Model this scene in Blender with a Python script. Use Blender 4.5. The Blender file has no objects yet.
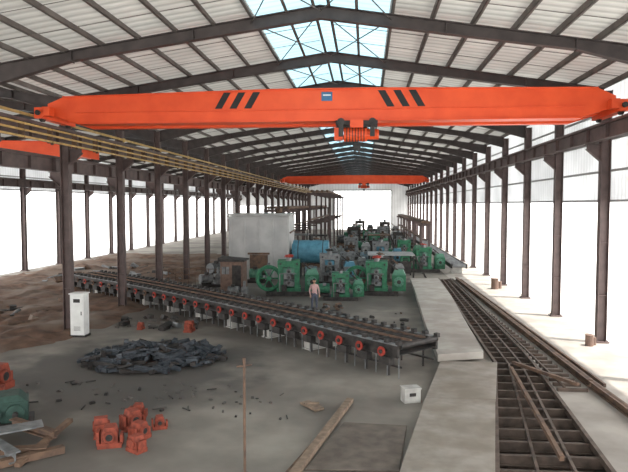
import bpy, math, random, bmesh
from mathutils import Vector, Matrix, noise
random.seed(7)
scene=bpy.context.scene
COL=scene.collection

# ---------------------------------------------------------------- materials
def mat(name,c1,c2=None,scale=3.0,rough=0.7,metal=0.0,bump=0.0,detail=6,c3=None,scale2=0.3,spec=0.3,stains=None):
    m=bpy.data.materials.new(name); m.use_nodes=True
    nt=m.node_tree; N=nt.nodes; L=nt.links
    b=N['Principled BSDF']; b.inputs['Roughness'].default_value=rough
    b.inputs['Metallic'].default_value=metal
    b.inputs['Specular IOR Level'].default_value=spec
    if c2 is None: c2=tuple(x*0.8 for x in c1)
    tc=N.new('ShaderNodeTexCoord')
    no=N.new('ShaderNodeTexNoise'); no.inputs['Scale'].default_value=scale; no.inputs['Detail'].default_value=detail
    L.new(tc.outputs['Object'],no.inputs['Vector'])
    r=N.new('ShaderNodeValToRGB'); r.color_ramp.elements[0].position=.35; r.color_ramp.elements[1].position=.65
    r.color_ramp.elements[0].color=(*c2,1); r.color_ramp.elements[1].color=(*c1,1)
    L.new(no.outputs['Fac'],r.inputs['Fac'])
    out=r.outputs['Color']
    def mixin(fac,out,c):
        mx=N.new('ShaderNodeMix'); mx.data_type='RGBA'
        L.new(fac,mx.inputs[0]); L.new(out,mx.inputs[6]); mx.inputs[7].default_value=(*c,1)
        return mx.outputs[2]
    if c3:
        n2=N.new('ShaderNodeTexNoise'); n2.inputs['Scale'].default_value=scale2; n2.inputs['Detail'].default_value=7
        L.new(tc.outputs['Object'],n2.inputs['Vector'])
        r2=N.new('ShaderNodeValToRGB'); r2.color_ramp.elements[0].position=.44; r2.color_ramp.elements[1].position=.66
        r2.color_ramp.elements[0].color=(0,0,0,1); r2.color_ramp.elements[1].color=(1,1,1,1)
        L.new(n2.outputs['Fac'],r2.inputs['Fac'])
        out=mixin(r2.outputs['Color'],out,c3)
    for (sx,sy,rad,col,mxv) in (stains or []):
        ds=N.new('ShaderNodeVectorMath'); ds.operation='DISTANCE'; L.new(tc.outputs['Object'],ds.inputs[0]); ds.inputs[1].default_value=(sx,sy,0)
        n3=N.new('ShaderNodeTexNoise'); n3.inputs['Scale'].default_value=.55; n3.inputs['Detail'].default_value=8; L.new(tc.outputs['Object'],n3.inputs['Vector'])
        ma=N.new('ShaderNodeMath'); ma.operation='MULTIPLY_ADD'; L.new(n3.outputs['Fac'],ma.inputs[0]); ma.inputs[1].default_value=rad*1.6; L.new(ds.outputs['Value'],ma.inputs[2])
        mr=N.new('ShaderNodeMapRange'); mr.interpolation_type='SMOOTHSTEP'; L.new(ma.outputs[0],mr.inputs[0])
        mr.inputs[1].default_value=rad*1.5; mr.inputs[2].default_value=rad*2.05; mr.inputs[3].default_value=mxv; mr.inputs[4].default_value=0
        out=mixin(mr.outputs[0],out,col)
    L.new(out,b.inputs['Base Color'])
    if bump>0:
        bp=N.new('ShaderNodeBump'); bp.inputs['Strength'].default_value=bump; bp.inputs['Distance'].default_value=.05
        L.new(no.outputs['Fac'],bp.inputs['Height']); L.new(bp.outputs['Normal'],b.inputs['Normal'])
    return m

def sheet_mat(name,c,axis='Y',period=0.3,trans=0.0,dark=.72):
    m=bpy.data.materials.new(name); m.use_nodes=True
    nt=m.node_tree; N=nt.nodes; L=nt.links; b=N['Principled BSDF']
    b.inputs['Roughness'].default_value=.55
    tc=N.new('ShaderNodeTexCoord'); w=N.new('ShaderNodeTexWave'); w.bands_direction=axis
    w.inputs['Scale'].default_value=0.314/period
    L.new(tc.outputs['Object'],w.inputs['Vector'])
    r=N.new('ShaderNodeValToRGB'); r.color_ramp.elements[0].color=(c[0]*dark,c[1]*dark,c[2]*dark,1); r.color_ramp.elements[1].color=(*c,1)
    r.color_ramp.elements[1].position=.5
    L.new(w.outputs['Fac'],r.inputs['Fac'])
    n2=N.new('ShaderNodeTexNoise'); n2.inputs['Scale'].default_value=.35; n2.inputs['Detail'].default_value=4
    L.new(tc.outputs['Object'],n2.inputs['Vector'])
    mr=N.new('ShaderNodeMapRange'); mr.inputs[1].default_value=.3; mr.inputs[2].default_value=.7; mr.inputs[3].default_value=.82; mr.inputs[4].default_value=1.05
    L.new(n2.outputs['Fac'],mr.inputs[0])
    mu=N.new('ShaderNodeVectorMath'); mu.operation='SCALE'; L.new(r.outputs['Color'],mu.inputs[0]); L.new(mr.outputs[0],mu.inputs['Scale'])
    L.new(mu.outputs[0],b.inputs['Base Color'])
    bp=N.new('ShaderNodeBump'); bp.inputs['Strength'].default_value=.6; bp.inputs['Distance'].default_value=.05
    L.new(w.outputs['Fac'],bp.inputs['Height']); L.new(bp.outputs['Normal'],b.inputs['Normal'])
    if trans>0:
        t=N.new('ShaderNodeBsdfTranslucent'); L.new(mu.outputs[0],t.inputs['Color'])
        mx=N.new('ShaderNodeMixShader'); mx.inputs[0].default_value=trans
        L.new(b.outputs[0],mx.inputs[1]); L.new(t.outputs[0],mx.inputs[2])
        L.new(mx.outputs[0],N['Material Output'].inputs['Surface'])
    return m

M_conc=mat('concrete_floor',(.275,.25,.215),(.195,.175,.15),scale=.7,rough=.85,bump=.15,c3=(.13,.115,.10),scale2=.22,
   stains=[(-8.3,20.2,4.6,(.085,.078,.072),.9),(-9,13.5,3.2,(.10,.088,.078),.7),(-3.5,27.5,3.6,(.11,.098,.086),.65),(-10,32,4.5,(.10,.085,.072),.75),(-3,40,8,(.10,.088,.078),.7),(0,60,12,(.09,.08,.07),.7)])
M_strip=mat('concrete_light',(.34,.31,.275),(.24,.215,.19),scale=.8,rough=.85,bump=.1)
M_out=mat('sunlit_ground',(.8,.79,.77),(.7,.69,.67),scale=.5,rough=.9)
M_soil=mat('soil',(.17,.10,.068),(.085,.052,.037),scale=1.6,rough=.95,bump=.6,c3=(.20,.155,.125),scale2=.3)
M_stain=mat('oily_grit',(.12,.107,.097),(.07,.063,.058),scale=1.2,rough=.8,bump=.3)
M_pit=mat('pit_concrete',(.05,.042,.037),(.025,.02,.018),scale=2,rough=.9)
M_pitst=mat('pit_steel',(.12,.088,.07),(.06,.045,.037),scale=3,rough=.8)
M_steel=mat('painted_steel_dark',(.125,.088,.082),(.08,.058,.055),scale=2,rough=.55)
M_raft=mat('rafter_steel',(.080,.066,.063),(.052,.043,.042),scale=2,rough=.6)
M_purl=mat('purlin_steel',(.15,.132,.12),(.10,.087,.08),scale=2,rough=.6)
M_girt=mat('girt_steel',(.35,.35,.35),(.28,.28,.28),scale=2,rough=.6)
M_rust=mat('rusty_steel',(.17,.105,.07),(.08,.054,.043),scale=3,rough=.8)
M_dark=mat('dark_machine_steel',(.055,.048,.045),(.024,.022,.021),scale=4,rough=.6,metal=.2)
M_grey=mat('grey_machine_steel',(.22,.225,.225),(.12,.125,.13),scale=4,rough=.5,metal=.2)
M_lgrey=mat('light_grey_sheet',(.36,.365,.36),(.26,.265,.265),scale=1.5,rough=.5)
M_orange=mat('crane_orange',(.82,.105,.03),(.72,.08,.022),scale=1.2,rough=.45)
M_red=mat('red_paint',(.38,.045,.028),(.25,.03,.02),scale=5,rough=.5)
M_orng2=mat('red_oxide_castings',(.30,.065,.038),(.15,.038,.025),scale=6,rough=.75)
M_black=mat('black_paint',(.02,.02,.02),(.015,.015,.015),rough=.5)
M_yell=mat('yellow_conductor',(.55,.37,.13),(.38,.25,.09),scale=3,rough=.5)
M_green=mat('green_machine_paint',(.035,.18,.09),(.02,.10,.055),scale=4,rough=.5)
M_green2=mat('pale_green_paint',(.10,.25,.17),(.06,.17,.12),scale=4,rough=.5)
M_blue=mat('blue_paint',(.05,.16,.30),(.04,.11,.2),rough=.4)
M_teal=mat('teal_paint',(.10,.27,.36),(.06,.18,.25),rough=.5)
M_plate=mat('steel_plate_worn',(.32,.285,.245),(.235,.205,.175),scale=2.2,rough=.65,metal=.1,bump=.1,c3=(.20,.17,.135),scale2=.8)
M_slab=mat('slab_concrete',(.42,.39,.35),(.32,.29,.26),scale=1.4,rough=.8,bump=.1,c3=(.27,.24,.21),scale2=.6)
M_plate2=mat('steel_plate_brown',(.16,.132,.11),(.10,.082,.068),scale=2.5,rough=.7,metal=.1)
M_pier=mat('pier_concrete',(.46,.45,.42),(.32,.31,.29),scale=3,rough=.9)
M_block=mat('furnace_cladding',(.47,.465,.455),(.37,.365,.36),scale=.9,rough=.6)
M_white=mat('white_paint',(.75,.75,.73),(.65,.65,.63),rough=.5)
M_brick=mat('brown_hut',(.20,.13,.10),(.13,.085,.068),scale=5,rough=.8)
M_wood=mat('old_wood',(.25,.18,.13),(.15,.11,.08),scale=6,rough=.8)
M_scrap=mat('scrap_steel',(.075,.085,.098),(.03,.035,.042),scale=5,rough=.6,metal=.3)
M_roof=sheet_mat('roof_sheet',(.63,.62,.585),'Y',.45,trans=.07)
M_wall=sheet_mat('wall_sheet',(.80,.81,.82),'Y',.35,trans=.5,dark=.9)
M_wallx=sheet_mat('wall_sheet_end',(.7,.7,.7),'X',.35,trans=.35)
M_sky=sheet_mat('skylight_panel',(.165,.265,.31),'Y',.45,trans=.9,dark=.85)
M_skin=mat('skin',(.45,.27,.19),(.42,.25,.17),rough=.6)
M_shirt=mat('shirt_cloth',(.50,.33,.31),(.40,.25,.25),scale=12,rough=.9)
M_trou=mat('trouser_cloth',(.10,.11,.15),(.07,.08,.11),scale=12,rough=.9)

# ---------------------------------------------------------------- mesh builder
class MB:
    def __init__(s): s.v=[];s.f=[];s.m=[]
    def hexa(s,p,mi=0):
        b=len(s.v); s.v+= [tuple(q) for q in p]
        for q in ((0,3,2,1),(4,5,6,7),(0,1,5,4),(1,2,6,5),(2,3,7,6),(3,0,4,7)):
            s.f.append(tuple(b+i for i in q)); s.m.append(mi)
    def box(s,c,d,mi=0,rz=0.0,M=None):
        x,y,z=d[0]/2,d[1]/2,d[2]/2
        R=M if M is not None else Matrix.Rotation(rz,3,'Z'); c=Vector(c)
        s.hexa([c+R@Vector(q) for q in ((-x,-y,-z),(x,-y,-z),(x,y,-z),(-x,y,-z),(-x,-y,z),(x,-y,z),(x,y,z),(-x,y,z))],mi)
    def fr(s,p1,p2):
        p1=Vector(p1);p2=Vector(p2);d=(p2-p1).normalized()
        up=Vector((0,0,1)) if abs(d.z)<.98 else Vector((0,1,0))
        r=d.cross(up).normalized();u=r.cross(d).normalized(); return p1,p2,d,r,u
    def beam(s,p1,p2,w,h,mi=0,off=(0,0)):
        p1,p2,d,r,u=s.fr(p1,p2); o=r*off[0]+u*off[1]; P=[]
        for p in (p1,p2):
            P.append([p+o+r*a*w/2+u*b*h/2 for a,b in ((-1,-1),(1,-1),(1,1),(-1,1))])
        s.hexa(P[0]+P[1],mi)
    def ib(s,p1,p2,w,h,t=.03,mi=0):
        s.beam(p1,p2,t,h,mi); s.beam(p1,p2,w,t,mi,(0,h/2-t/2)); s.beam(p1,p2,w,t,mi,(0,-h/2+t/2))
    def cyl(s,p1,p2,r,mi=0,n=14,r2=None):
        if r2 is None:r2=r
        p1,p2,d,a,u=s.fr(p1,p2); b=len(s.v)
        for p,q in((p1,r),(p2,r2)):
            for i in range(n):
                t=2*math.pi*i/n; s.v.append(tuple(p+a*math.cos(t)*q+u*math.sin(t)*q))
        for i in range(n):
            j=(i+1)%n; s.f.append((b+i,b+j,b+n+j,b+n+i)); s.m.append(mi)
        s.f.append(tuple(b+i for i in reversed(range(n)))); s.m.append(mi)
        s.f.append(tuple(b+n+i for i in range(n))); s.m.append(mi)
    def ring(s,c,ax,R,r,mi=0,n=18,k=6):
        c=Vector(c); ax=Vector(ax).normalized(); _,_,d,a,u=s.fr(c,c+ax); b=len(s.v)
        for i in range(n):
            t=2*math.pi*i/n; e=a*math.cos(t)+u*math.sin(t)
            for j in range(k):
                q=2*math.pi*j/k; s.v.append(tuple(c+e*(R+r*math.cos(q))+d*r*math.sin(q)))
        for i in range(n):
            for j in range(k):
                s.f.append((b+i*k+j,b+((i+1)%n)*k+j,b+((i+1)%n)*k+(j+1)%k,b+i*k+(j+1)%k)); s.m.append(mi)
    def wheel(s,c,ax,R,mi=0):
        s.ring(c,ax,R,R*.11,mi); c=Vector(c); _,_,d,a,u=s.fr(c,c+Vector(ax).normalized())
        for t in (0,math.pi/3,2*math.pi/3):
            e=a*math.cos(t)+u*math.sin(t); s.cyl(c-e*R,c+e*R,R*.07,mi,6)
        s.cyl(c-d*R*.3,c+d*R*.3,R*.2,mi,10)
    def prism(s,pts,vec,mi=0):
        b=len(s.v);n=len(pts);vec=Vector(vec)
        s.v+=[tuple(p) for p in pts]+[tuple(Vector(p)+vec) for p in pts]
        s.f.append(tuple(b+i for i in reversed(range(n)))); s.m.append(mi)
        s.f.append(tuple(b+n+i for i in range(n))); s.m.append(mi)
        for i in range(n):
            j=(i+1)%n; s.f.append((b+i,b+j,b+n+j,b+n+i)); s.m.append(mi)
    def quad(s,a,b_,c,d,mi=0):
        b=len(s.v); s.v+=[a,b_,c,d]; s.f.append((b,b+1,b+2,b+3)); s.m.append(mi)
    def mesh(s,name,mats,fixn=True):
        me=bpy.data.meshes.new(name); me.from_pydata([tuple(q) for q in s.v],[],s.f)
        for m in mats: me.materials.append(m)
        me.polygons.foreach_set('material_index',s.m)
        if fixn:
            bm=bmesh.new(); bm.from_mesh(me); bmesh.ops.recalc_face_normals(bm,faces=bm.faces); bm.to_mesh(me); bm.free()
        me.update(); return me
    def obj(s,name,mats,loc=(0,0,0),rz=0,sc=1,bevel=0,fixn=True):
        me=s.mesh(name,mats,fixn); return place(name,me,loc,rz,sc,bevel)
def place(name,me,loc=(0,0,0),rz=0,sc=1,bevel=0):
    o=bpy.data.objects.new(name,me); o.location=loc; o.rotation_euler=(0,0,rz)
    o.scale=(sc,sc,sc) if not hasattr(sc,'__len__') else sc
    COL.objects.link(o)
    if bevel>0:
        b=o.modifiers.new('bevel','BEVEL'); b.width=bevel; b.segments=2; b.limit_method='ANGLE'
    return o

# ---------------------------------------------------------------- dimensions
XL,XR=-13.4,9.9; RX=-1.5; HW=11.75; ZE,ZR=10.75,12.5
WL=-30.0; RX2=-21.75; HW2=8.25; ZR2=12.05
Y0,Y1=-4.0,140.0
FR=[2+6*k for k in range(24)]
def roofz(x): return ZR-(ZR-ZE)*abs(x-RX)/HW
def roofz2(x): return ZR2-(ZR2-ZE)*abs(x-RX2)/HW2

# ---------------------------------------------------------------- floor, trench, ground
YS=[-4,8,13,22,24,47]
LX=[1.2,1.9,2.82,4.7,4.75,5.65]; RXs=[4.8,5.0,5.36,6.1,6.2,6.6]
fl=MB()
for i in range(5):
    a,b=YS[i],YS[i+1]
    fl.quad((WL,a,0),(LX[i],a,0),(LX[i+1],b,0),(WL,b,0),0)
    fl.quad((RXs[i],a,0),(10.1,a,0),(10.1,b,0),(RXs[i+1],b,0),1)
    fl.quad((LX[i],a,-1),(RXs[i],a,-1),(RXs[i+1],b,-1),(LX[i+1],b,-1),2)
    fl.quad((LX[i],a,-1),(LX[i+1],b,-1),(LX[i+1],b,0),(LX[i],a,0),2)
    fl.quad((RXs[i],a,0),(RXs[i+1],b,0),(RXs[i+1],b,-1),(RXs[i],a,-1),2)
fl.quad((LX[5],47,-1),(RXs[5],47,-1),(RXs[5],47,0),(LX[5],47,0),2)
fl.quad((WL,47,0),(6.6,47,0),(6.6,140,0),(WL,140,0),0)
fl.quad((6.6,47,0),(10.1,47,0),(10.1,140,0),(6.6,140,0),1)
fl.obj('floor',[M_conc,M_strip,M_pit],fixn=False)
g=MB()
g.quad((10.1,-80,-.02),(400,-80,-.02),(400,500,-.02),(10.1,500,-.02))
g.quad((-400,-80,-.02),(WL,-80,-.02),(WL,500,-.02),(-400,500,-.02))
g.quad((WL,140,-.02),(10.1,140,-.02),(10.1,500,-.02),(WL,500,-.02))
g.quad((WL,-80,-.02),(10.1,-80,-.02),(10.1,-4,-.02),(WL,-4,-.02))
g.obj('outdoor_ground',[M_out],fixn=False)

def rough_patch(name,x0,x1,y0,y1,nx,ny,amp,mt,edge,base=.02):
    v=[];f=[]
    for j in range(ny+1):
        for i in range(nx+1):
            u=i/nx;w=j/ny; x=x0+(x1-x0)*u;y=y0+(y1-y0)*w
            e=min(u,1-u,w,1-w); k=min(1,e*edge)
            h=noise.noise(Vector((x*.5,y*.5,3)))*.6+noise.noise(Vector((x*1.7,y*1.7,9)))*.4
            r=noise.noise(Vector((x*.35,y*.35,17)))
            if r+e*6<.25: k=0
            v.append((x,y,base+max(0,h+.35)*amp*k if k>0 else -.04))
    for j in range(ny):
        for i in range(nx):
            a=j*(nx+1)+i; f.append((a,a+1,a+nx+2,a+nx+1))
    me=bpy.data.meshes.new(name); me.from_pydata(v,[],f); me.materials.append(mt)
    for p in me.polygons:p.use_smooth=True
    return place(name,me)
rough_patch('soil_ground',-29.5,-12.0,19,70,60,160,.45,M_soil,10)

# ---------------------------------------------------------------- trench frame
tr=MB()
def lr(y):
    for i in range(5):
        if YS[i]<=y<=YS[i+1]:
            t=(y-YS[i])/(YS[i+1]-YS[i]); return LX[i]+(LX[i+1]-LX[i])*t, RXs[i]+(RXs[i+1]-RXs[i])*t
    return LX[5],RXs[5]
y=9.0; k=0
while y<46.8:
    a,b=lr(y); tr.ib((a+.02,y,-.10),(b-.02,y,-.10),.10,.26,.025,0)
    tr.beam((a+.05,y+.4,-.42),(b-.05,y+.4,-.42),.07,.10,0)
    if k%2==0: tr.cyl((a+.1,y+.2,-.55),(b-.1,y+.2,-.55),.11,1,10)
    if k%3==0: tr.beam((a+.3,y+.1,-.3),(a+1.2,y+.75,-.3),.05,.06,0)
    y+=.82; k+=1
for i in range(1,5):
    a,b=YS[i],YS[i+1]
    for k in (.02,.36,.68,.98):
        edge=k in(.02,.98)
        tr.beam((LX[i]*(1-k)+RXs[i]*k,a,.03 if edge else -.02),(LX[i+1]*(1-k)+RXs[i+1]*k,b,.03 if edge else -.02),.10 if edge else .07,.16 if edge else .12,0)
tr.obj('roller_trench_frame',[M_pitst,M_dark])
b=MB()
y=19.0
while y<46.5:
    a,c=lr(y); gx=6.98-(y-20)*.0226
    b.beam((c+.12,y,.05),(gx-.12,y,.05),.12,.1,0); y+=.55
b.beam((6.2,19,.12),(6.68,46.5,.12),.06,.06,0)
b.obj('steel_grating',[M_pitst])
ra=MB(); ra.ib((7.15,19.5,.13),(6.95,46.5,.13),.2,.22,.03); ra.ib((7.45,9,.13),(7.15,19.4,.13),.2,.22,.03)
ra.beam((7.6,19.5,.06),(7.3,46.5,.06),.08,.12)
ra.obj('steel_guide_beam',[M_rust])
ra=MB(); ra.beam((5.0,20.8,.2),(4.35,13.4,.2),.10,.12); ra.beam((5.2,21.4,.25),(6.6,19.0,.22),.12,.10)
ra.obj('loose_steel_bars',[M_rust])
def plate(name,pts,z,th,mt):
    b=MB(); b.prism([(x,y,z) for x,y in pts],(0,0,th),0)
    return b.obj(name,[mt],bevel=.01)
plate('steel_cover_plate',[(.2,9.5),(2.1,9.5),(2.82,13),(3.75,17.4),(1.75,17.4),(.82,12.9)],.12,.07,M_plate)
plate('steel_cover_plate',[(1.77,17.43),(3.77,17.43),(4.7,21.6),(2.7,21.6)],.12,.07,M_plate)
plate('concrete_walkway_slab',[(2.62,21.7),(4.35,22.3),(4.65,28),(2.75,28)],.13,.27,M_slab)
plate('concrete_walkway_slab',[(2.76,28.05),(4.65,28.05),(5.1,36),(3.05,36)],.13,.27,M_slab)
plate('concrete_walkway_slab',[(3.06,36.05),(5.1,36.05),(5.35,44.5),(3.3,44.5)],.13,.27,M_slab)
plate('rusty_floor_plate',[(-.55,15.6),(1.1,15.5),(.75,12.8),(-1.3,12.7)],.02,.04,M_plate2)
plate('rusty_floor_plate',[(-1.3,12.6),(.75,12.7),(.0,9.5),(-1.9,9.5)],.02,.04,M_plate2)

# ---------------------------------------------------------------- columns
def column_mesh(zl,zr,name):
    b=MB(); H=ZE-.25
    b.box((0,0,H/2),(.34,.02,H),0)
    b.box((-.18,0,H/2),(.025,.32,H),0); b.box((.18,0,H/2),(.025,.32,H),0)
    b.box((0,0,.03),(.6,.5,.06),0)
    for sx in (-.22,.22):
        for sy in (-.18,.18): b.cyl((sx,sy,.06),(sx,sy,.12),.025,0,6)
    for sg,z in ((-1,zl),(1,zr)):
        if z:
            b.box((sg*.45,0,z),(.6,.3,.03),0)
            b.prism([(sg*.18,-.012,z-.02),(sg*.75,-.012,z-.02),(sg*.75,-.012,z-.2),(sg*.18,-.012,z-.7)],(0,.024,0),0)
            b.beam((sg*.18,0,z-.7),(sg*.75,0,z-.2),.28,.025,0)
    for z in (2,4.2,6.2): b.box((0,0,z),(.34,.3,.02),0)
    return b.mesh(name,[M_steel])
cR=column_mesh(8.3,0,'steel_column'); cM=column_mesh(7.25,8.3,'steel_column'); cL=column_mesh(0,7.25,'steel_column')
for y in FR:
    place('steel_column',cR,(XR,y,0)); place('steel_column',cM,(XL,y,0)); place('steel_column',cL,(WL+.3,y,0))

# ---------------------------------------------------------------- runway beams
def runway(x,name,zc=8.63):
    b=MB(); b.ib((x,Y0,zc),(x,Y1-.3,zc),.32,.6,.04,0); b.beam((x,Y0,zc+.35),(x,Y1-.3,zc+.35),.09,.11,0)
    y=Y0
    while y<Y1-1:
        b.box((x,y,zc),(.3,.02,.52),0); y+=2
    return b.obj(name,[M_steel])
runway(XR-.62,'crane_runway_beam'); runway(XL+.62,'crane_runway_beam'); runway(XL-.62,'crane_runway_beam',7.58); runway(WL+.95,'crane_runway_beam',7.58)
b=MB()
for z,x in ((8.28,XL+1.0),(8.52,XL+1.0),(8.76,XL+1.0)):
    b.beam((x,Y0,z),(x,Y1-.4,z),.06,.07,0)
for y in range(-3,139,2):
    b.box((XL+.92,y,8.52),(.22,.05,.6),1)
    b.box((XL+1.0,y,8.2),(.1,.08,.08),1)
b.obj('crane_conductor_bars',[M_yell,M_rust])
b=MB()
b.cyl((XL+.3,Y0,9.3),(XL+.3,Y1-.4,9.3),.06,0,8); b.cyl((XL-.3,Y0,9.2),(XL-.3,Y1-.4,9.2),.05,0,8)
for y in FR[:-1]: b.box((XL+.24,y,9.3),(.1,.1,.2),0); b.box((XL-.24,y,9.2),(.1,.1,.2),0)
b.obj('overhead_pipes',[M_yell])

# ---------------------------------------------------------------- rafters
def rafter_half(b,xr,zr,xe,ze,mi=0):
    dx=xe-xr; xm=xr+dx*.72
    zf=lambda x: zr+(ze-zr)*(x-xr)/dx
    pts=[(xr,zf(xr)),(xm,zf(xm)),(xe,zf(xe))]; dep=[.40,.34,.72]
    if abs(dx)<9: dep=[.42,.36,.65]
    top=[(x,0,z) for x,z in pts]; bot=[(x,0,z-d) for (x,z),d in zip(pts,dep)]
    for i in range(2):
        b.prism([top[i],top[i+1],bot[i+1],bot[i]],(0,.02,0),mi)
        b.beam(top[i],top[i+1],.26,.03,mi); b.beam(bot[i],bot[i+1],.26,.03,mi)
    for k in (.36,.72):
        x=xr+dx*k; b.box((x,0,zf(x)-.2),(.03,.26,.38),mi)
b=MB()
rafter_half(b,RX,ZR-.2,XR-.1,ZE-.17); rafter_half(b,RX,ZR-.2,XL+.1,ZE-.22)
rafter_half(b,RX2,ZR2-.2,WL+.4,ZE-.2); rafter_half(b,RX2,ZR2-.2,XL-.1,ZE-.2)
rm=b.mesh('roof_rafter',[M_raft])
for y in FR: place('roof_rafter',rm,(0,y,0))
b=MB()
def purl(x,z):
    b.beam((x,Y0,z),(x,Y1-.1,z),.03,.2,0); b.beam((x+.04,Y0,z-.09),(x+.04,Y1-.1,z-.09),.1,.02,0)
for sg in (-1,1):
    for d in (.25,1.15,2.3,3.6,4.9,6.2,7.5,8.8,10.1,11.3):
        x=RX+sg*d; purl(x,roofz(x)-.12)
    for d in (.3,1.8,3.3,4.8,6.3,7.9):
        x=RX2+sg*d; purl(x,roofz2(x)-.12)
b.obj('roof_purlins',[M_purl])
b=MB()
for i,y in enumerate(FR[:-1]):
    for sg in (-1,1):
        xa=RX; xb=RX+sg*2.3
        b.cyl((xa,y,roofz(xa)-.35),(xb,y+6,roofz(xb)-.35),.022,0,6); b.cyl((xb,y,roofz(xb)-.35),(xa,y+6,roofz(xa)-.35),.022,0,6)
        x0=RX+sg*.3; x1=RX+sg*11.2
        for q in (2,4): b.cyl((x0,y+q,roofz(x0)-.17),(x1,y+q,roofz(x1)-.17),.012,0,5)
b.obj('roof_tie_rods',[M_purl])

# ---------------------------------------------------------------- roof sheets
SW=2.25
b=MB()
def strip(fz,x0,x1,y0,y1,mi): b.quad((x0,y0,fz(x0)),(x1,y0,fz(x1)),(x1,y1,fz(x1)),(x0,y1,fz(x0)),mi)
strip(roofz,XL-.1,RX-SW,Y0,Y1,0); strip(roofz,RX+SW,XR+.25,Y0,Y1,0)
strip(roofz,RX-SW,RX,Y0,Y1,1); strip(roofz,RX,RX+SW,Y0,Y1,1)
strip(roofz2,WL-.1,RX2-.6,Y0,Y1,0); strip(roofz2,RX2-.6,RX2,Y0,Y1,1); strip(roofz2,RX2,RX2+.6,Y0,Y1,1)
strip(roofz2,RX2+.6,-17.5,Y0,Y1,0);strip(roofz2,-16.5,XL-.1,Y0,Y1,0)
for y in range(-4,140,6): strip(roofz2,-17.5,-16.5,y,y+3,0); strip(roofz2,-17.5,-16.5,y+3,y+6,1)
b.obj('ceiling',[M_roof,M_sky],fixn=False)

# ---------------------------------------------------------------- walls
b=MB(); b.box((10.16,(Y0+Y1)/2,(5.9+ZE)/2),(.04,Y1-Y0,ZE-5.9),0)
for z in (5.95,7.2,8.5,9.7): b.box((10.1,(Y0+Y1)/2,z),(.06,Y1-Y0,.1),1)
b.obj('wall_right',[M_wall,M_girt])
b=MB(); b.box((WL-.02,(Y0+Y1)/2,(7.0+ZE)/2),(.04,Y1-Y0,ZE-7.0),0)
for z in (7.05,8.2,9.5): b.box((WL+.05,(Y0+Y1)/2,z),(.06,Y1-Y0,.1),1)
b.obj('wall_left',[M_wall,M_girt])
b=MB()
def gable(x0,x1,z0,z1f):
    n=6
    for i in range(n):
        a=x0+(x1-x0)*i/n; c=x0+(x1-x0)*(i+1)/n
        b.prism([(a,140,z0),(c,140,z0),(c,140,z1f(c)),(a,140,z1f(a))],(0,.05,0),0)
gable(XL,-7.5,0,roofz); gable(-7.5,RX,9.1,roofz); gable(RX,6.0,9.1,roofz); gable(6.0,10.1,0,roofz)
gable(WL,RX2,5.5,roofz2); gable(RX2,XL,5.5,roofz2)
for x in (-7.5,6.0): b.box((x,139.9,4.55),(.3,.2,9.1),1)
b.box((-.75,139.9,9.1),(13.5,.2,.3),1)
b.obj('wall_far',[M_wallx,M_girt])

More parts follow.
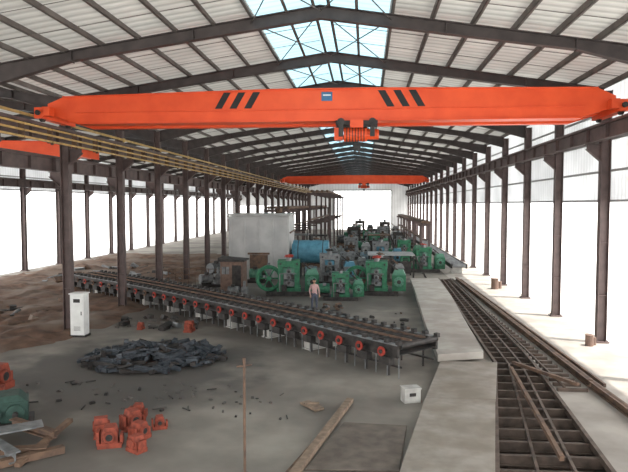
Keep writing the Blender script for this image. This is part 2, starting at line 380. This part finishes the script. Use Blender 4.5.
# ---------------------------------------------------------------- overhead crane
def crane(name,y,xa,xb,zb,h,detail=True):
    root=bpy.data.objects.new(name,None); root.location=(0,y,0); COL.objects.link(root)
    L=xb-xa
    def add(bm,nm,mats,bev=0):
        o=bm.obj(nm,mats,bevel=bev); o.parent=root; return o
    b=MB(); zt=zb+h; w=.55
    prof=[(xa+.05,zb+.40),(xa+.05,zt-.42),(xa+.7,zt-.16),(xa+L*.42,zt),(xb-L*.42,zt),(xb-.7,zt-.12),(xb-.05,zt-.42),(xb-.05,zb+.40),(xb-1.3,zb),(xa+1.3,zb)]
    b.prism([(x,-w/2,z) for x,z in prof],(0,w,0),0)
    for i in (2,3,4): b.beam((prof[i][0],0,prof[i][1]),(prof[i+1][0],0,prof[i+1][1]),w+.16,.04,0)
    b.beam((xb-1.3,0,zb),(xa+1.3,0,zb),w+.2,.05,0)
    b.beam((xa+1.2,-w/2-.02,zb+h*.36),(xb-1.2,-w/2-.02,zb+h*.36),.04,.035,0)
    b.prism([(x,.95,z-.05) for x,z in prof],(0,.35,0),0)
    for k in range(9):
        x=xa+1.6+(L-3.2)*k/8; b.box((x,.6,zt-.35),(.08,.7,.08),0)
    add(b,'girder',[M_orange],.01)
    b=MB()
    for x in (xa,xb):
        b.box((x,.45,zb+.36),(.34,2.7,.42),0)
        b.box((x,.45,zb+.60),(.42,2.0,.06),0)
        for yy in (-.6,1.5):
            b.cyl((x-.06,yy,zb+.23),(x+.06,yy,zb+.23),.19,1,18)
        b.box((x+(.3 if x==xa else -.3),-.7,zb+.42),(.3,.4,.35),0)
        b.cyl((x,-.9,zb+.36),(x,-1.0,zb+.36),.1,1,10)
    add(b,'end_trucks',[M_orange,M_dark])
    if detail:
        b=MB()
        for c0,sg in ((-5.0,1),(1.35,-1)):
            for k in range(3):
                x=c0+(k-1)*.58
                z0=zb+h*.42; z1=zb+h*.93
                b.prism([(x-.14-sg*.18,-w/2-.008,z0),(x+.14-sg*.18,-w/2-.008,z0),(x+.14+sg*.18,-w/2-.008,z1),(x-.14+sg*.18,-w/2-.008,z1)],(0,.006,0),0)
        add(b,'warning_stripes',[M_black])
        b=MB(); b.box((-1.5,-w/2-.015,zb+h*.76),(.42,.02,.34),0); b.box((-1.5,-w/2-.03,zb+h*.8),(.3,.01,.05),1)
        add(b,'name_sign',[M_blue,M_white])
    b=MB(); cx=-.35 if detail else (xa+xb)/2+1.5; z=zb-.10
    b.box((cx,0,z),(1.6,.9,.16),1)
    for sx in(-.6,.6): b.box((cx+sx,-.45,z-.28),(.18,.05,.5),1); b.cyl((cx+sx,-.5,z+.02),(cx+sx,-.42,z+.02),.15,1,14)
    b.box((cx,-.5,z-.05),(.5,.12,.3),0)
    b.cyl((cx-.5,-.1,z-.42),(cx+.4,-.1,z-.42),.27,0,18)
    for k in range(7): b.ring((cx-.38+k*.11,-.1,z-.42),(1,0,0),.27,.018,1)
    b.cyl((cx+.4,-.1,z-.42),(cx+.85,-.1,z-.42),.2,0,14); b.box((cx-.7,-.1,z-.4),(.32,.46,.46),0)
    for sx in (-.12,.12): b.cyl((cx+sx,-.1,z-.6),(cx+sx,-.1,z-.8),.012,1,6)
    b.box((cx,-.1,z-.86),(.3,.16,.2),1)
    b.ring((cx,-.1,z-1.08),(0,1,0),.09,.03,1,12,6)
    add(b,'hoist_trolley',[M_orange,M_dark])
    return root
crane('overhead_crane',23.6,XL+.62,XR-.62,9.03,1.22)
crane('overhead_crane',92,XL+.62,XR-.62,9.03,1.2,False)
crane('overhead_crane',28.6,WL+.95,XL-.62,7.98,1.0,False)

# ---------------------------------------------------------------- curved roller conveyor
ctrl=[(-18.8,39.2),(-17.0,37.8),(-13.3,34.9),(-9,31.2),(-5,27.5),(-2,24.6),(.5,21.9),(1.9,20.5)]
def chaik(p):
    q=[p[0]]
    for a,c in zip(p,p[1:]):
        q.append((a[0]*.75+c[0]*.25,a[1]*.75+c[1]*.25)); q.append((a[0]*.25+c[0]*.75,a[1]*.25+c[1]*.75))
    q.append(p[-1]); return q
pp=chaik(chaik(ctrl))
def resample(p,step):
    out=[];acc=0;nxt=0
    for a,c in zip(p,p[1:]):
        a=Vector(a);c=Vector(c);l=(c-a).length
        while nxt<=acc+l:
            t=(nxt-acc)/l; out.append((a.lerp(c,t),(c-a).normalized())); nxt+=step
        acc+=l
    return out
b=MB(); HWd=1.0; ZT=1.1
def off(p,d,o,z):
    n=Vector((d.y,-d.x)); q=p+n*o; return (q.x,q.y,z)
rs=resample(pp,.525)
for (p,d),(p2,d2) in zip(rs,rs[1:]):
    for o in (-HWd,HWd):
        b.beam(off(p,d,o,ZT-.2),off(p2,d2,o,ZT-.2),.1,.42,0)
        b.beam(off(p,d,o,ZT+.03),off(p2,d2,o,ZT+.03),.22,.03,3)
    b.beam(off(p,d,HWd-.15,.35),off(p2,d2,HWd-.15,.35),.06,.06,0)
    b.beam(off(p,d,-HWd+.15,.35),off(p2,d2,-HWd+.15,.35),.06,.06,0)
    b.beam(off(p,d,0,ZT-.32),off(p2,d2,0,ZT-.32),HWd*1.9,.02,0)
    b.beam(off(p,d,.35,ZT+.1),off(p2,d2,.35,ZT+.1),.05,.08,1)
    b.beam(off(p,d,-.35,ZT+.1),off(p2,d2,-.35,ZT+.1),.05,.08,1)
N=len(rs)
for i,(p,d) in enumerate(rs):
    b.cyl(off(p,d,-HWd+.05,ZT-.02),off(p,d,HWd-.05,ZT-.02),.11,0,10)
    a=math.atan2(d.y,d.x)
    b.box(off(p,d,HWd,ZT+.1),(.16,.16,.14),0,a)
    b.box(off(p,d,-HWd,ZT+.1),(.16,.16,.14),0,a)
    b.cyl(off(p,d,HWd-.02,.0),off(p,d,HWd-.02,ZT-.4),.018,3,6)
    if i%2==0:
        R=.15; mi=2 if i>N*.36 or i%4==0 else 1
        b.cyl(off(p,d,HWd,ZT-.22),off(p,d,HWd+.24,ZT-.22),.06,0,8)
        b.cyl(off(p,d,HWd+.24,ZT-.22),off(p,d,HWd+.29,ZT-.22),R,mi,18)
        b.cyl(off(p,d,HWd+.29,ZT-.22),off(p,d,HWd+.34,ZT-.22),.07,0,10)
        b.ring(off(p,d,HWd+.29,ZT-.22),(d.y,-d.x,0),R,.02,mi,18,5)
        b.beam(off(p,d,HWd-.1,0),off(p,d,HWd-.1,ZT-.3),.07,.07,0)
        b.beam(off(p,d,-HWd+.1,0),off(p,d,-HWd+.1,ZT-.3),.07,.07,0)
        b.box(off(p,d,HWd+.02,ZT-.55),(.5,.25,.28),0,a)
b.obj('roller_conveyor',[M_dark,M_rust,M_red,M_grey])
ps=resample(pp,2.85)
for i,(p,d) in enumerate(ps):
    if i<1 or i>=len(ps)-1: continue
    c=MB(); a=math.atan2(d.y,d.x)
    c.box((0,0,.35),(.42,1.75,.70),0); c.box((0,0,.71),(.5,1.85,.05),0); c.box((0,0,.04),(.5,1.85,.06),0)
    c.obj('concrete_pier',[M_pier],(p.x-.02,p.y,0),a,bevel=.015)
# ---------------------------------------------------------------- mill stands
def stand_mesh(kind,mats):
    b=MB()
    b.box((0,0,.15),(3.0,1.9,.3),1)
    for y in (-.55,.55):
        for x in (-.55,.55): b.box((x,y,1.2),(.34,.36,1.9),0)
        b.box((0,y,2.15),(1.5,.42,.4),0); b.box((0,y,.4),(1.6,.44,.3),0)
        b.cyl((0,y,2.35),(0,y,2.62),.17,2,14); b.wheel((0,y,2.62),(0,0,1),.28,3 if kind else 1)
        b.box((0,y,1.7),(.7,.3,.3),4); b.box((0,y,.8),(.7,.3,.3),2)
    for z in (.9,1.28,1.66): b.cyl((0,-.95,z),(0,.8,z),.17,2,16); b.cyl((0,-1.1,z),(0,-.9,z),.09,1,10)
    for y in (-.55,.55):
        for x in (-.55,.55): b.cyl((x,y-.2,2.15),(x,y-.26,2.15),.07,1,8)
    b.box((1.55,0,.85),(.95,1.1,1.1),0); b.prism([(1.1,-.5,1.4),(2.0,-.5,1.4),(1.85,-.5,1.75),(1.25,-.5,1.75)],(0,1.0,0),4)
    b.cyl((1.55,-.56,.95),(1.55,-.68,.95),.34,4,20); b.cyl((1.55,-.68,.95),(1.55,-.76,.95),.14,1,12)
    for k in range(8):
        t=k*math.pi/4; b.cyl((1.55+.28*math.cos(t),-.67,.95+.28*math.sin(t)),(1.55+.28*math.cos(t),-.71,.95+.28*math.sin(t)),.03,1,6)
    for k in range(5): b.box((1.2+k*.18,-.57,.5),(.03,.06,.4),0)
    if kind==0:
        b.cyl((-1.9,0,.95),(-.95,0,.95),.42,0,20)
        for k in range(8): b.ring((-1.8+k*.11,0,.95),(1,0,0),.43,.02,4,20,4)
        b.cyl((-1.98,0,.95),(-1.9,0,.95),.36,1,16); b.box((-1.4,0,.4),(.8,.6,.25),1); b.box((-1.4,-.35,1.35),(.3,.25,.22),2)
    else:
        b.ring((-1.35,-.4,1.15),(0,1,0),.8,.1,0,26,8); b.wheel((-1.35,-.4,1.15),(0,1,0),.72,0)
        b.box((-1.35,.1,.6),(.4,.7,.9),1)
    b.cyl((.9,-.3,2.2),(1.5,-.3,1.7),.05,1,8); b.cyl((-.6,-.8,.3),(-.6,-.8,1.5),.04,2,8); b.cyl((-.6,-.8,1.5),(.5,-.8,1.5),.04,2,8)
    b.box((-.3,-.95,.55),(.35,.25,.4),1)
    return b.mesh('rolling_mill_stand',mats)
G=[M_green,M_dark,M_grey,M_red,M_green2]; DD=[M_grey,M_dark,M_rust,M_dark,M_lgrey]; DB=[M_dark,M_rust,M_grey,M_red,M_grey]; BB=[M_grey,M_dark,M_grey,M_red,M_teal]
sm=[stand_mesh(0,G),stand_mesh(1,G),stand_mesh(0,DD),stand_mesh(0,DB),stand_mesh(0,BB)]
for (x,y,k,sc,r) in [(-4.9,38.3,1,.95,.1),(-1.5,36.6,0,.70,.05),(.75,39.0,1,.92,-.05),(-2.6,43.5,4,.95,.1),(1.1,43.8,3,.85,.1),
                     (5.0,52.5,1,.9,0),(-1.5,50,2,.8,.1),(-4.6,56,3,1.0,0),(1.4,56,4,1.0,0),(4.0,63,0,.9,0),(-1.5,64,2,1.0,0),
                     (1.0,73,0,1.0,0),(4.2,76,3,1.0,0),(-1.5,81,3,1.2,0),(2.5,88,2,1.1,0),(-1.5,98,0,1.0,0),(3.3,104,3,1.2,0),(-1,111,3,1.2,0)]:
    place('rolling_mill_stand',sm[k],(x,y,0),r,sc)

def pump_mesh(m0):
    b=MB(); b.box((0,0,.1),(1.6,.8,.2),1)
    b.cyl((-.7,0,.6),(.15,0,.6),.33,0,18)
    for k in range(6): b.ring((-.6+k*.12,0,.6),(1,0,0),.34,.02,0,18,4)
    b.box((-.3,0,.25),(.7,.5,.2),1); b.cyl((.15,0,.6),(.4,0,.6),.09,1,10)
    b.box((.6,0,.55),(.42,.6,.7),2); b.cyl((.6,-.1,.9),(.6,-.1,1.35),.1,2,10); b.box((-.3,-.2,1.0),(.25,.2,.18),1)
    return b.mesh('electric_motor',[m0,M_dark,M_grey])
pm=pump_mesh(M_green2); pg=pump_mesh(M_grey)
for (x,y,r,sc,m) in [(-7.9,36.4,.0,.8,pg),(-7.8,44.0,0,1.1,pm),(-10.9,41.2,.6,1.0,pg),(-12,47.5,1.2,1.2,pg)]:
    place('electric_motor',m,(x,y,0),r,sc)
b=MB(); b.cyl((-1.3,0,1.9),(1.3,0,1.9),.85,0,24); b.cyl((-1.4,0,1.9),(-1.3,0,1.9),.6,0,20)
for x in (-.9,.9): b.box((x,0,.55),(.25,1.3,1.1),1); b.ring((x,0,1.9),(1,0,0),.86,.03,1,24,5)
b.cyl((0,0,2.6),(0,0,3.1),.15,1,12); b.cyl((0,0,3.1),(1.2,0,3.1),.08,1,10)
b.obj('hydraulic_oil_tank',[M_teal,M_dark],(-4.3,47.6,0),0,1.08)

def platform(name,x,y,w,d,h,mt=M_grey,rail=True):
    b=MB(); b.box((0,0,h),(w,d,.08),0)
    for sx in (-1,1):
        for sy in (-1,1):
            b.beam((sx*(w/2-.1),sy*(d/2-.1),0),(sx*(w/2-.1),sy*(d/2-.1),h),.12,.12,1)
            if rail: b.cyl((sx*(w/2-.05),sy*(d/2-.05),h),(sx*(w/2-.05),sy*(d/2-.05),h+1),.03,1,8)
    b.box((0,-d/2+.12,h*.5),(w*.85,.05,h*.5),1)
    for sy in (-1,1):
        if rail:
            for z in (.5,1.0): b.cyl((-w/2,sy*(d/2-.05),h+z),(w/2,sy*(d/2-.05),h+z),.025,1,8)
    for k in range(4): b.box((w/2+.1+k*.22,0,h-(k+1)*h/5),(.22,.7,.03),1)
    b.beam((w/2,-.35,h),(w/2+1.0,-.35,0),.04,.12,1); b.beam((w/2,.35,h),(w/2+1.0,.35,0),.04,.12,1)
    return b.obj(name,[mt,M_dark],(x,y,0))
platform('operator_platform',2.0,48,3.6,3.2,1.9,M_lgrey,False); platform('operator_platform',-7.5,64,3,3,2.6); platform('operator_platform',1.5,68,2.5,2.5,2.4,M_rust)
b=MB()
for y in range(50,120,1):
    b.cyl((7.2,y,.75),(8.2,y,.75),.14,1,8)
b.beam((7.1,50,.72),(7.1,120,.72),.12,.35,0); b.beam((8.3,50,.72),(8.3,120,.72),.12,.35,0)
for y in range(51,120,4): b.box((7.7,y+.5,.27),(.9,.4,.54),2)
b.obj('roller_table',[M_dark,M_grey,M_pier])
def gantry(x0,x1,ya,yb,h):
    b=MB(); y=ya
    while y<=yb:
        for x in (x0,x1): b.ib((x,y,0),(x,y,h),.22,.22,.03,0)
        b.ib((x0-.3,y,h),(x1+.3,y,h),.22,.28,.03,0)
        b.ib((x0,y,h*.55),(x1,y,h*.55),.18,.2,.03,0)
        y+=9
    for k in range(4):
        x=x0+(x1-x0)*(k+.5)/4; b.cyl((x,ya-1,h+.3),(x,yb+1,h+.3),.15,1,10)
    b.cyl((x0,ya,h*.55+.2),(x0,yb,h*.55+.2),.12,1,10)
    b.obj('pipe_gantry',[M_steel,M_rust])
gantry(-9.6,-7.0,58,112,5.2); gantry(-6.3,-4.0,68,104,7.0); gantry(6.0,6.9,66,111,3.6)
b=MB()
b.box((0,0,2.45),(4.7,6,4.9),0)
for k in range(5): b.box((-2.2+k*1.1,-3.04,2.5),(.1,.1,4.7),0)
b.box((0,-3.04,4.75),(4.8,.14,.16),0); b.box((0,-3.06,1.2),(1.4,.1,1.4),1); b.box((0,-3.12,2.0),(1.7,.16,.15),1)
b.box((0,0,5.0),(4.9,6.2,.14),0); b.cyl((1.2,1,5),(1.2,1,5.5),.3,1,14)
b.box((2.42,0,3.6),(.1,5.4,.12),1); b.box((2.42,-1,1.4),(.1,1.2,1.6),1)
b.obj('reheating_furnace',[M_block,M_rust],(-8.4,49,0),.05,bevel=.02)
b=MB(); b.box((0,0,1.0),(1.5,1.5,2.0),0); b.prism([(-.9,-.9,2.0),(.9,-.9,2.0),(.9,-.9,2.1),(-.9,-.9,2.25)],(0,1.8,0),1)
b.box((.35,-.76,.9),(.6,.04,1.7),1); b.box((-.4,-.76,1.4),(.5,.04,.5),2); b.box((-.4,-.78,1.4),(.04,.04,.5),1)
b.obj('control_hut',[M_brick,M_dark,M_grey],(-8.9,40,0),bevel=.01)
b=MB()
for k in range(9): b.cyl((k*.5,0,0),(k*.5,0,1.2),.03,0,8)
for z in (.3,.75,1.18): b.cyl((0,0,z),(4,0,z),.025,0,8)
b.obj('steel_railing',[M_rust],(-14.2,42.2,0),-.05)
b=MB(); b.box((0,0,.98),(.62,.5,1.8),0); b.box((0,0,.04),(.7,.56,.08),1); b.box((0,0,1.9),(.7,.58,.05),0)
b.box((0,-.262,1.0),(.54,.015,1.6),0); b.box((.2,-.28,1.05),(.03,.03,.16),1); b.box((0,-.275,1.6),(.3,.01,.16),1)
for k in range(4): b.box((0,-.275,.3+k*.05),(.3,.01,.015),1)
b.obj('electrical_cabinet',[M_white,M_dark],(-12.55,25.3,0),bevel=.01)

# ---------------------------------------------------------------- scrap pile
b=MB()
for i in range(330):
    r=random.random()**.6; a=random.uniform(0,2*math.pi)
    x=r*math.cos(a)*2.5; y=r*math.sin(a)*2.1; z=.08+max(0,(1-r))*.5*random.random()
    L=random.uniform(.25,.8); th=random.uniform(.05,.16)
    M=Matrix.Rotation(random.uniform(-.6,.6) if random.random()<.4 else random.uniform(0,3),3,'Z')@Matrix.Rotation(random.uniform(-.3,.3),3,'Y')@Matrix.Rotation(random.uniform(-.4,.4),3,'X')
    z+=abs(M[2][0])*L/2
    b.box((x,y,z+.02),(L,random.uniform(.08,.22),th),random.choice((0,0,0,1)),M=M)
b.obj('scrap_steel_pile',[M_scrap,M_dark],(-7.9,21.6,0))
def rub(x,y,sx,sy,n,mts,smax=.4):
    b=MB()
    for i in range(n):
        px=random.uniform(-1,1)*sx*1.5;py=random.uniform(-1,1)*sy*1.5;s_=random.uniform(.05,smax)
        t=random.random()
        M=Matrix.Rotation(random.uniform(0,3),3,'Z')@Matrix.Rotation(random.uniform(0,.6),3,'X')
        if t<.65: b.box((px,py,s_*.4),(s_*random.uniform(1,2.5),s_,s_*.8),random.randrange(len(mts)),M=M)
        elif t<.85:
            e=M@Vector((s_*2.2,0,0)); b.cyl((px-e.x,py-e.y,s_*.3),(px+e.x,py+e.y,s_*.3),s_*.28,random.randrange(len(mts)),8)
        else: b.ring((px,py,s_*.2),(0,.1,1),s_*.8,s_*.2,random.randrange(len(mts)),12,6)
    b.obj('rubble',mts,(x,y,0))
rub(-7.5,17.4,2.2,.9,50,[M_stain,M_dark],.09); rub(-10,28.2,1.4,.9,34,[M_stain,M_dark,M_grey],.3)
rub(-21,29,3.5,3,80,[M_soil,M_rust,M_dark],.45); rub(-19,47,4,3.5,90,[M_dark,M_rust,M_grey],.6)
rub(-4.2,31.6,1.6,.8,36,[M_dark,M_rust,M_pier],.2)
rub(-11.2,37.2,1.3,1.0,40,[M_dark,M_grey,M_rust],.45); rub(1.2,28.6,.7,2.4,24,[M_dark,M_rust],.18)
rub(-1.8,32.5,.6,1.2,24,[M_dark,M_rust,M_grey],.2); rub(-3.2,17.2,.8,1.0,16,[M_stain,M_dark],.06); rub(-15.2,42.8,.9,1.2,30,[M_dark,M_grey,M_rust],.5)

def casting_mesh():
    b=MB()
    b.box((0,0,.07),(.62,.42,.14),0); b.box((0,0,.26),(.42,.36,.28),0)
    b.prism([(-.2,-.19,.38),(.2,-.19,.38),(.14,-.19,.55),(-.14,-.19,.55)],(0,.38,0),0)
    b.cyl((0,-.23,.3),(0,.23,.3),.15,0,16); b.ring((0,-.23,.3),(0,1,0),.12,.03,0,16,6)
    b.cyl((0,-.235,.3),(0,-.245,.3),.09,1,14); b.box((-.3,0,.25),(.08,.3,.36),0); b.box((.3,0,.2),(.08,.3,.26),0)
    return b.mesh('bearing_housing',[M_orng2,M_dark])
cm=casting_mesh()
for (x,y,r,s_) in [(-6.1,13.7,.3,.9),(-5.55,14.15,1.2,.8),(-6.6,14.3,2.0,.85),(-6.0,14.85,.8,.9),(-5.35,13.45,2.6,.7),(-6.15,15.6,.1,.7),(-5.3,14.9,.4,.6)]:
    place('bearing_housing',cm,(x,y,0),r,s_)
place('bearing_housing',cm,(-10.95,16.2,0),.5,1.5); place('bearing_housing',cm,(-11.5,17.6,0),1.5,1.5)
place('bearing_housing',cm,(-8.0,26.6,0),1.5,.9); place('bearing_housing',cm,(-10.4,26.9,0),1.5,.6)
b=MB()
b.ib((-1.2,.6,.12),(.6,-.8,.2),.25,.24,.03,0); b.ib((-1.0,-.7,.12),(1.0,-.2,.12),.25,.24,.03,1); b.ib((-.5,.9,.35),(.9,.3,.3),.2,.2,.03,1)
b.beam((-.9,-.2,.4),(.4,.7,.42),.5,.04,0); b.beam((.2,-1,.1),(1.3,.0,.1),.18,.16,1); b.beam((.7,-.9,.08),(.8,1.3,.3),.14,.1,1)
b.obj('steel_beam_offcuts',[M_grey,M_rust],(-8.3,13.2,0))
# dark green gearbox at the frame corner
b=MB(); b.box((0,0,.1),(1.5,1.0,.2),1); b.box((0,0,.5),(1.2,.8,.65),0); b.prism([(-.55,-.38,.82),(.55,-.38,.82),(.35,-.38,1.02),(-.35,-.38,1.02)],(0,.76,0),0)
b.cyl((.25,-.42,.5),(.25,-.55,.5),.26,0,20); b.cyl((.25,-.55,.5),(.25,-.75,.5),.08,1,12); b.cyl((-.3,-.42,.5),(-.3,-.5,.5),.18,0,18)
b.box((-.3,0,1.05),(.2,.2,.08),1)
for k in range(4): b.cyl((-.5+k*.33,-.47,.22),(-.5+k*.33,-.47,.28),.03,1,6)
b.obj('gearbox',[mat('dark_green_paint',(.035,.075,.06),(.02,.045,.036),scale=5,rough=.6),M_dark],(-9.35,14.75,0),.5,.85,bevel=.01)
b=MB(); b.beam((-1.5,12.3,.1),(-.42,17.3,.1),.2,.12,0); b.beam((-1.7,12.3,.03),(-.7,16.2,.03),.12,.05,1); b.obj('timber_beam',[M_wood,M_rust],bevel=.01)
b=MB(); b.beam((-1.75,17.1,.06),(-1.25,16.5,.06),.3,.06,0); b.beam((-1.7,16.9,.1),(-1.3,16.95,.1),.08,.04,0); b.obj('wooden_plank',[M_wood])
b=MB(); b.cyl((0,0,0),(0,0,2.5),.03,0,8); b.cyl((-.16,0,2.36),(.16,0,2.41),.022,0,8); b.cyl((0,0,0),(0,0,.04),.1,0,12); b.box((0,0,2.5),(.06,.06,.1),0)
b.obj('marker_pole',[M_rust],(-2.55,12.4,0))
b=MB(); b.box((0,0,.2),(.5,.35,.4),0); b.box((0,0,.42),(.54,.39,.05),0); b.box((0,-.18,.25),(.2,.02,.1),1)
b.obj('cable_box',[M_pier,M_dark],(1.35,17.6,0),.3,bevel=.01)
b=MB(); b.cyl((0,0,0),(0,0,.5),.18,0,14); b.ring((0,0,.5),(0,0,1),.18,.02,0,14,5); b.cyl((.25,.2,0),(.25,.2,.35),.12,0,12)
b.obj('oil_drum',[M_brick],(9.2,25.3,0),0,.9)
place('oil_drum',bpy.data.objects['oil_drum'].data,(8.9,42,0),0,1.4)

# ---------------------------------------------------------------- worker
def worker(loc,rz):
    root=bpy.data.objects.new('worker',None); root.location=loc; root.rotation_euler=(0,0,rz); COL.objects.link(root)
    V=[];E=[];R=[]
    def add(p,r,par=None):
        V.append(p);R.append(r)
        if par is not None:E.append((par,len(V)-1))
        return len(V)-1
    pel=add((0,0,.95),.15); wa=add((0,0,1.1),.135,pel); ch=add((0,.0,1.32),.165,wa); ns=add((0,.01,1.47),.07,ch); nk=add((0,0,1.54),.055,ns)
    for s in (-1,1):
        hp=add((s*.1,0,.88),.105,pel); kn=add((s*.12,-.03*s,.5),.068,hp); an=add((s*.13,.02,.1),.045,kn); to=add((s*.15,-.13,.05),.04,an)
        sh=add((s*.18,0,1.42),.062,ch); el=add((s*.26,.03,1.14),.046,sh); wr=add((s*.25,-.12,.93),.028,el)
        pm_=add((s*.25,-.16,.87),.03,wr)
        for k,(dx,l) in enumerate(((-.03,.06),(-.01,.075),(.01,.07),(.03,.055))):
            f1=add((s*.25+dx,-.18,.84),.0095,pm_); f2=add((s*.25+dx*1.1,-.19,.84-l*.6),.009,f1); add((s*.25+dx*1.1,-.18,.84-l),.008,f2)
        t1=add((s*.25-s*.035,-.18,.88),.0105,pm_); add((s*.25-s*.045,-.21,.855),.009,t1)
    me=bpy.data.meshes.new('body'); me.from_pydata(V,E,[]); o=bpy.data.objects.new('body',me); COL.objects.link(o)
    md=o.modifiers.new('skin','SKIN')
    for i,sv in enumerate(me.skin_vertices[0].data): sv.radius=(R[i],R[i]*(.75 if i in(0,1,2) else 1)); sv.use_root=(i==0)
    o.modifiers.new('sub','SUBSURF').levels=1
    dg=bpy.context.evaluated_depsgraph_get(); nm=bpy.data.meshes.new_from_object(o.evaluated_get(dg))
    bpy.data.objects.remove(o)
    o=bpy.data.objects.new('body',nm); COL.objects.link(o); o.parent=root
    for m in (M_skin,M_shirt,M_trou,M_black): nm.materials.append(m)
    for p in nm.polygons:
        c=p.center; p.use_smooth=True
        if c.z>1.49: p.material_index=0
        elif abs(c.x)>.19 and c.z<.95 and c.y<-.08: p.material_index=0
        elif c.z<.12: p.material_index=3
        elif c.z>.97 or (abs(c.x)>.19 and c.z>.93): p.material_index=1
        else: p.material_index=2
    bm=bmesh.new(); bmesh.ops.create_uvsphere(bm,u_segments=20,v_segments=14,radius=1)
    for v in bm.verts:
        x,y,z=v.co; k=1-.22*max(0,-z); v.co=(x*.078*k,y*.096*k,z*.118+1.66)
        if abs(x)<.2 and y<-.8 and -.25<z<.1: v.co.y-=.02
    hm=bpy.data.meshes.new('head'); bm.to_mesh(hm); bm.free(); hm.materials.append(M_skin)
    for p in hm.polygons:p.use_smooth=True
    h=bpy.data.objects.new('head',hm); COL.objects.link(h); h.parent=root
    b=MB()
    for s in (-1,1): b.box((s*.08,.0,1.655),(.015,.04,.06),0); b.cyl((s*.03,-.088,1.68),(s*.03,-.094,1.68),.011,1,8)
    b.box((0,-.087,1.605),(.045,.01,.01),2)
    f=b.obj('face',[M_skin,M_black,M_red]); f.parent=root
    bm=bmesh.new(); bmesh.ops.create_uvsphere(bm,u_segments=18,v_segments=12,radius=1)
    bmesh.ops.delete(bm,geom=[v for v in bm.verts if v.co.z<-.05 and v.co.y<.3 or v.co.z<-.4],context='VERTS')
    for v in bm.verts: v.co=(v.co.x*.088,v.co.y*.106+.006,v.co.z*.1+1.7)
    hm=bpy.data.meshes.new('hair'); bm.to_mesh(hm); bm.free(); hm.materials.append(M_black)
    h=bpy.data.objects.new('hair',hm); COL.objects.link(h); h.parent=root
worker((-2.75,32.3,0),.3)

# ---------------------------------------------------------------- light
w=bpy.data.worlds.new('world'); scene.world=w; w.use_nodes=True
bg=w.node_tree.nodes['Background']; bg.inputs[0].default_value=(1,.995,.985,1); bg.inputs[1].default_value=3.2
sd=bpy.data.lights.new('sun','SUN'); sd.energy=6; sd.angle=math.radians(2); sd.color=(1,.97,.91)
so=bpy.data.objects.new('sun',sd); COL.objects.link(so)
d=Vector((-.38,.12,-1)); so.rotation_euler=d.to_track_quat('-Z','Y').to_euler(); so.location=(30,20,40)
scene.view_settings.view_transform='Standard'; scene.view_settings.exposure=.38

cam=bpy.data.cameras.new('camera'); cam.lens=34.4; cam.sensor_width=36; cam.clip_end=1000
co=bpy.data.objects.new('camera',cam); COL.objects.link(co); co.location=(0,0,5.8)
co.rotation_euler=(math.radians(87),0,math.radians(4.9)); scene.camera=co
